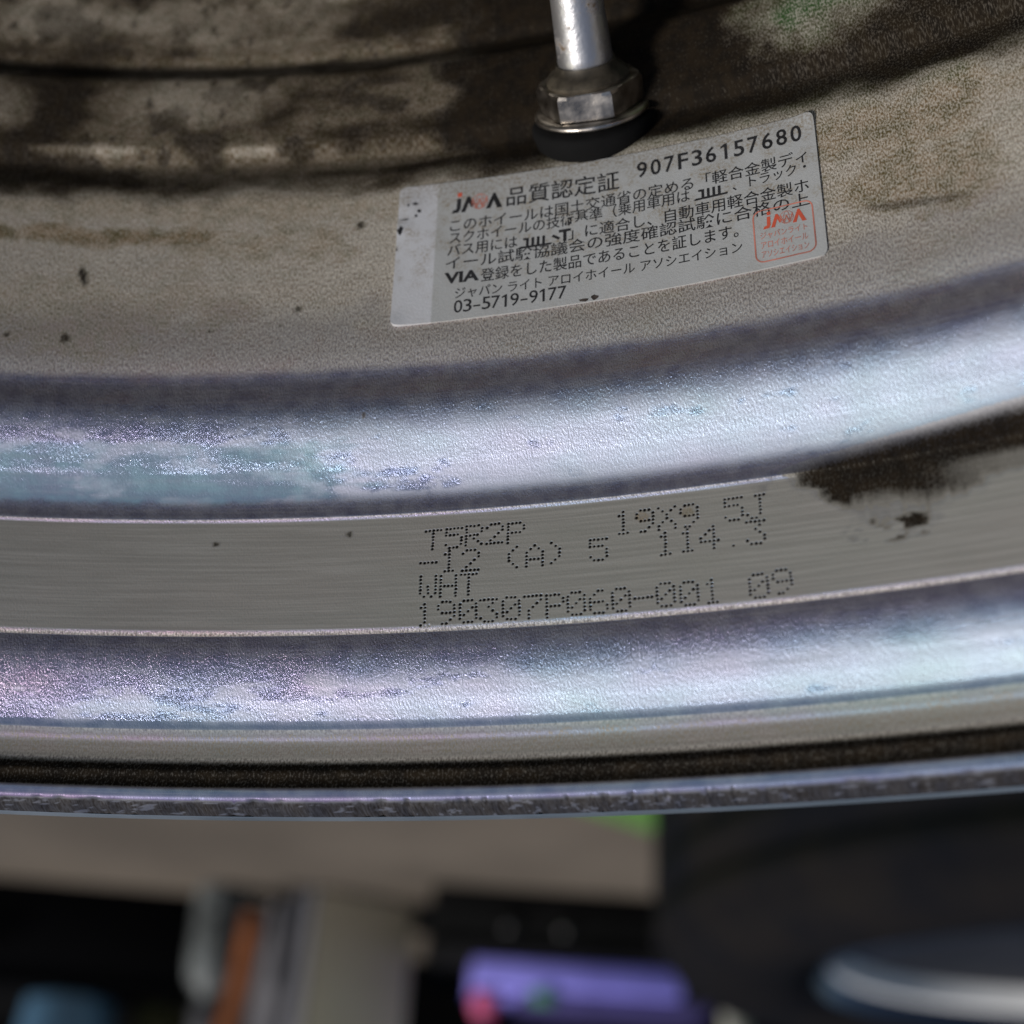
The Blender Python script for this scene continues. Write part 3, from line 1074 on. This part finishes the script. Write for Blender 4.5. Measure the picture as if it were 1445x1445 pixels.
def rbox(name, cx, cy, wx, wy, z0, z1, rz, mat, bev=.004, parent=None):
    bm = box_bm(-wx / 2, wx / 2, -wy / 2, wy / 2, 0, z1 - z0, bev)
    if parent is None:
        o = bm_obj(name, bm, mat, None, True, 40)
        o.location = (cx, cy, z0)
        o.rotation_euler = (0, 0, rz)
    else:
        bmesh.ops.translate(bm, verts=bm.verts, vec=(cx, cy, z0))
        o = bm_obj(name, bm, mat, parent, True, 40)
    return o


# upright beige block, near corner at (.108, 1.44)
c0 = Vector((.108, 1.44))
dl, dr = Vector((.5, .866)), Vector((-.866, .5))
ctr = c0 + dl * .075 + dr * .055
k = NT('beige_card')
tc = k.n('ShaderNodeTexCoord').outputs['Object']
nz = k.noise(tc, 12, 5)
k.set(Base_Color=k.mix(k.mapr(nz, .3, .7), (.74, .60, .40), (.84, .69, .48)), Roughness=.85, Normal=k.bump(k.noise(tc, 120, 3), .0006))
blk = rbox('beige_carton', ctr.x, ctr.y, .15, .11, .0005, .36, math.atan2(dl.y, dl.x), k.mat, .006)
tag(blk, 'tall beige carton standing upright between the dark boxes', 'carton')
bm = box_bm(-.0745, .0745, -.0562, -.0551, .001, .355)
bm_obj('shaded_side', bm, simple('shaded_card', (.13, .13, .145), .85, 0, 12, .12), blk, False)  # grey panel: shade of the carton's left face put into colour

# low black crate on the left, with a blue tub on it
cr = empty('black_crate', (.50, 1.60, .0005), R(-9))
tag(cr, 'low black plastic crate carrying the pale blue tub', 'crate')
wx, wy, hh_ = .50, .26, .096
for nm, b in (('side_panel', (-wx / 2, wx / 2, -wy / 2, -wy / 2 + .008, 0, hh_)), ('side_panel', (-wx / 2, wx / 2, wy / 2 - .008, wy / 2, 0, hh_)), ('end_panel', (-wx / 2, -wx / 2 + .008, -wy / 2 + .008, wy / 2 - .008, 0, hh_)), ('end_panel', (wx / 2 - .008, wx / 2, -wy / 2 + .008, wy / 2 - .008, 0, hh_)), ('lid', (-wx / 2 - .004, wx / 2 + .004, -wy / 2 - .004, wy / 2 + .004, hh_, hh_ + .008))):
    bm_obj(nm, box_bm(*b, .002), BLACKP, cr, True, 40)
bm_obj('handle', box_bm(-.06, .06, -wy / 2 - .012, -wy / 2 - .0045, .058, .074, .003), CHAR, cr, True, 40)
BLUE = simple('pale_blue_plastic', (.14, .29, .46), .4, 0, 25, .3)
tb = bm_obj('blue_tub', lathe_bm([(0, 0), (.040, 0), (.044, .003), (.052, .085), (.056, .088), (.056, .094), (.050, .094), (.042, .010), (0, .008)], 48), BLUE, None, True, 50)
tb.location = (.352, 1.53, .1055)
tag(tb, 'pale blue plastic tub on the low black crate', 'tub')
ol = bm_obj('olive_can', lathe_bm([(0, 0), (.030, 0), (.032, .003), (.032, .085), (.028, .095), (.012, .10), (.012, .112), (0, .112)], 40), simple('olive_tin', (.055, .05, .018), .5, .3, 30, .4), None, True, 40)
ol.location = (.262, 1.56, .1055)
tag(ol, 'small dark olive can beside the pale blue tub', 'can')

# grey spray bottle leaning by the carton
gb = empty('grey_bottle', (.205, 1.475, .0005))
tag(gb, 'slim mottled grey bottle standing between black crate and orange hose', 'bottle')
GREYP = simple('mottled_grey', (.10, .11, .11), .5, 0, 70, .7)
bm_obj('body', lathe_bm([(0, 0), (.024, 0), (.026, .004), (.026, .075), (.022, .092), (.012, .103), (.012, .115), (0, .115)], 40), GREYP, gb, sharp=50)
bm_obj('cap', lathe_bm([(0, .113), (.015, .113), (.015, .138), (.012, .142), (0, .142)], 32), simple('dark_cap', (.03, .03, .035), .5, 0, 40, .3), gb, sharp=50)

# orange hose arching beside the carton
pts = []
for t in np.linspace(0, 1, 40):
    a = R(8 + 164 * t)
    pts.append((.175 + .115 * (1 - math.cos(a * .55)) , 1.455 + .06 * t, .012 + .26 * math.sin(a * .55)))
ORG = simple('orange_rubber', (.25, .075, .018), .5, 0, 25, .45)
hs = bm_obj('orange_hose', tube_bm(pts, .0115, 18), ORG, None, True, 60)
hs.location = (-.01, -.02, 0)
tag(hs, 'orange hose loop arching up beside the beige carton', 'hose')

# dark box with the lilac tray
db = empty('tool_box', (-.150, 1.53, .0005), R(-3))
tag(db, 'low black tool box under the lilac tray', 'box')
bm_obj('body', box_bm(-.175, .15, -.12, .12, 0, .050, .004), CHAR, db, True, 40)
bm_obj('lid', box_bm(-.178, .153, -.123, .123, .0505, .060, .003), CHAR, db, True, 40)
KN = simple('steel_latch', (.10, .10, .10), .25, 1.0, 80, .2)
for kx in (.075, .022):
    bm = lathe_bm([(0, .006), (.004, .0055), (.006, .003), (.0065, 0)], 24)
    bmesh.ops.rotate(bm, verts=bm.verts, cent=(0, 0, 0), matrix=Matrix.Rotation(R(90), 3, 'X'))
    bmesh.ops.translate(bm, verts=bm.verts, vec=(kx, -.1205, .036))
    bm_obj('latch_stud', bm, KN, db)
LIL = simple('lilac_plastic', (.32, .29, .92), .45, 0, 20, .12)
LILD = simple('deep_violet_plastic', (.06, .05, .16), .5, 0, 20, .2)
tr = empty('lilac_tray', (-.150, 1.50, .0608), R(-3))
tag(tr, 'bright lilac plastic tray on the black tool box', 'tray')
bm_obj('tray', box_bm(-.098, .104, -.06, .06, 0, .0255, .002), LIL, tr, True, 40)
bm_obj('lid', box_bm(-.128, .058, -.045, .06, .026, .036, .003), LILD, tr, True, 40)
pk = empty('pink_pot', (-.062, 1.452, .0868))
tag(pk, 'small pink capped pot standing on the end of the lilac tray', 'pot')
bm_obj('body', lathe_bm([(0, 0), (.010, 0), (.011, .001), (.011, .004), (0, .004)], 32), CHAR, pk, sharp=50)
bm_obj('cap', lathe_bm([(0, .0042), (.0115, .0042), (.0125, .007), (.012, .021), (.008, .026), (0, .027)], 32), simple('pink_plastic', (.62, .10, .24), .45, 0, 30, .15), pk, sharp=60)
gc = bm_obj('green_cap', lathe_bm([(0, 0), (.011, 0), (.012, .001), (.0115, .009), (.009, .0105), (0, .0105)], 32), simple('green_plastic', (.05, .22, .06), .5, 0, 30, .2), None, True, 40)
gc.location = (-.118, 1.447, .0868)
tag(gc, 'small dark green bottle cap on the front of the lilac tray', 'cap')
wb = bm_obj('pale_bottle', lathe_bm([(0, 0), (.012, 0), (.0135, .003), (.0135, .075), (.010, .088), (.006, .094), (.006, .11), (0, .11)], 32), simple('pale_plastic', (.34, .34, .30), .5, 0, 30, .3), None, True, 50)
wb.location = (-.302, 1.45, .0608)
tag(wb, 'slim pale bottle between the lilac tray and the dark tyre', 'bottle')

# black chest closing the view behind the small things
ch = empty('black_chest', (.15, 2.05, .0005), R(-4))
tag(ch, 'large black storage chest behind the crate and tool box', 'chest')
bm_obj('body', box_bm(-1.1, 1.1, -.25, .25, 0, .40, .01), BLACKP, ch, True, 40)
bm_obj('lid', box_bm(-1.12, 1.12, -.27, .27, .4005, .46, .012), CHAR, ch, True, 40)
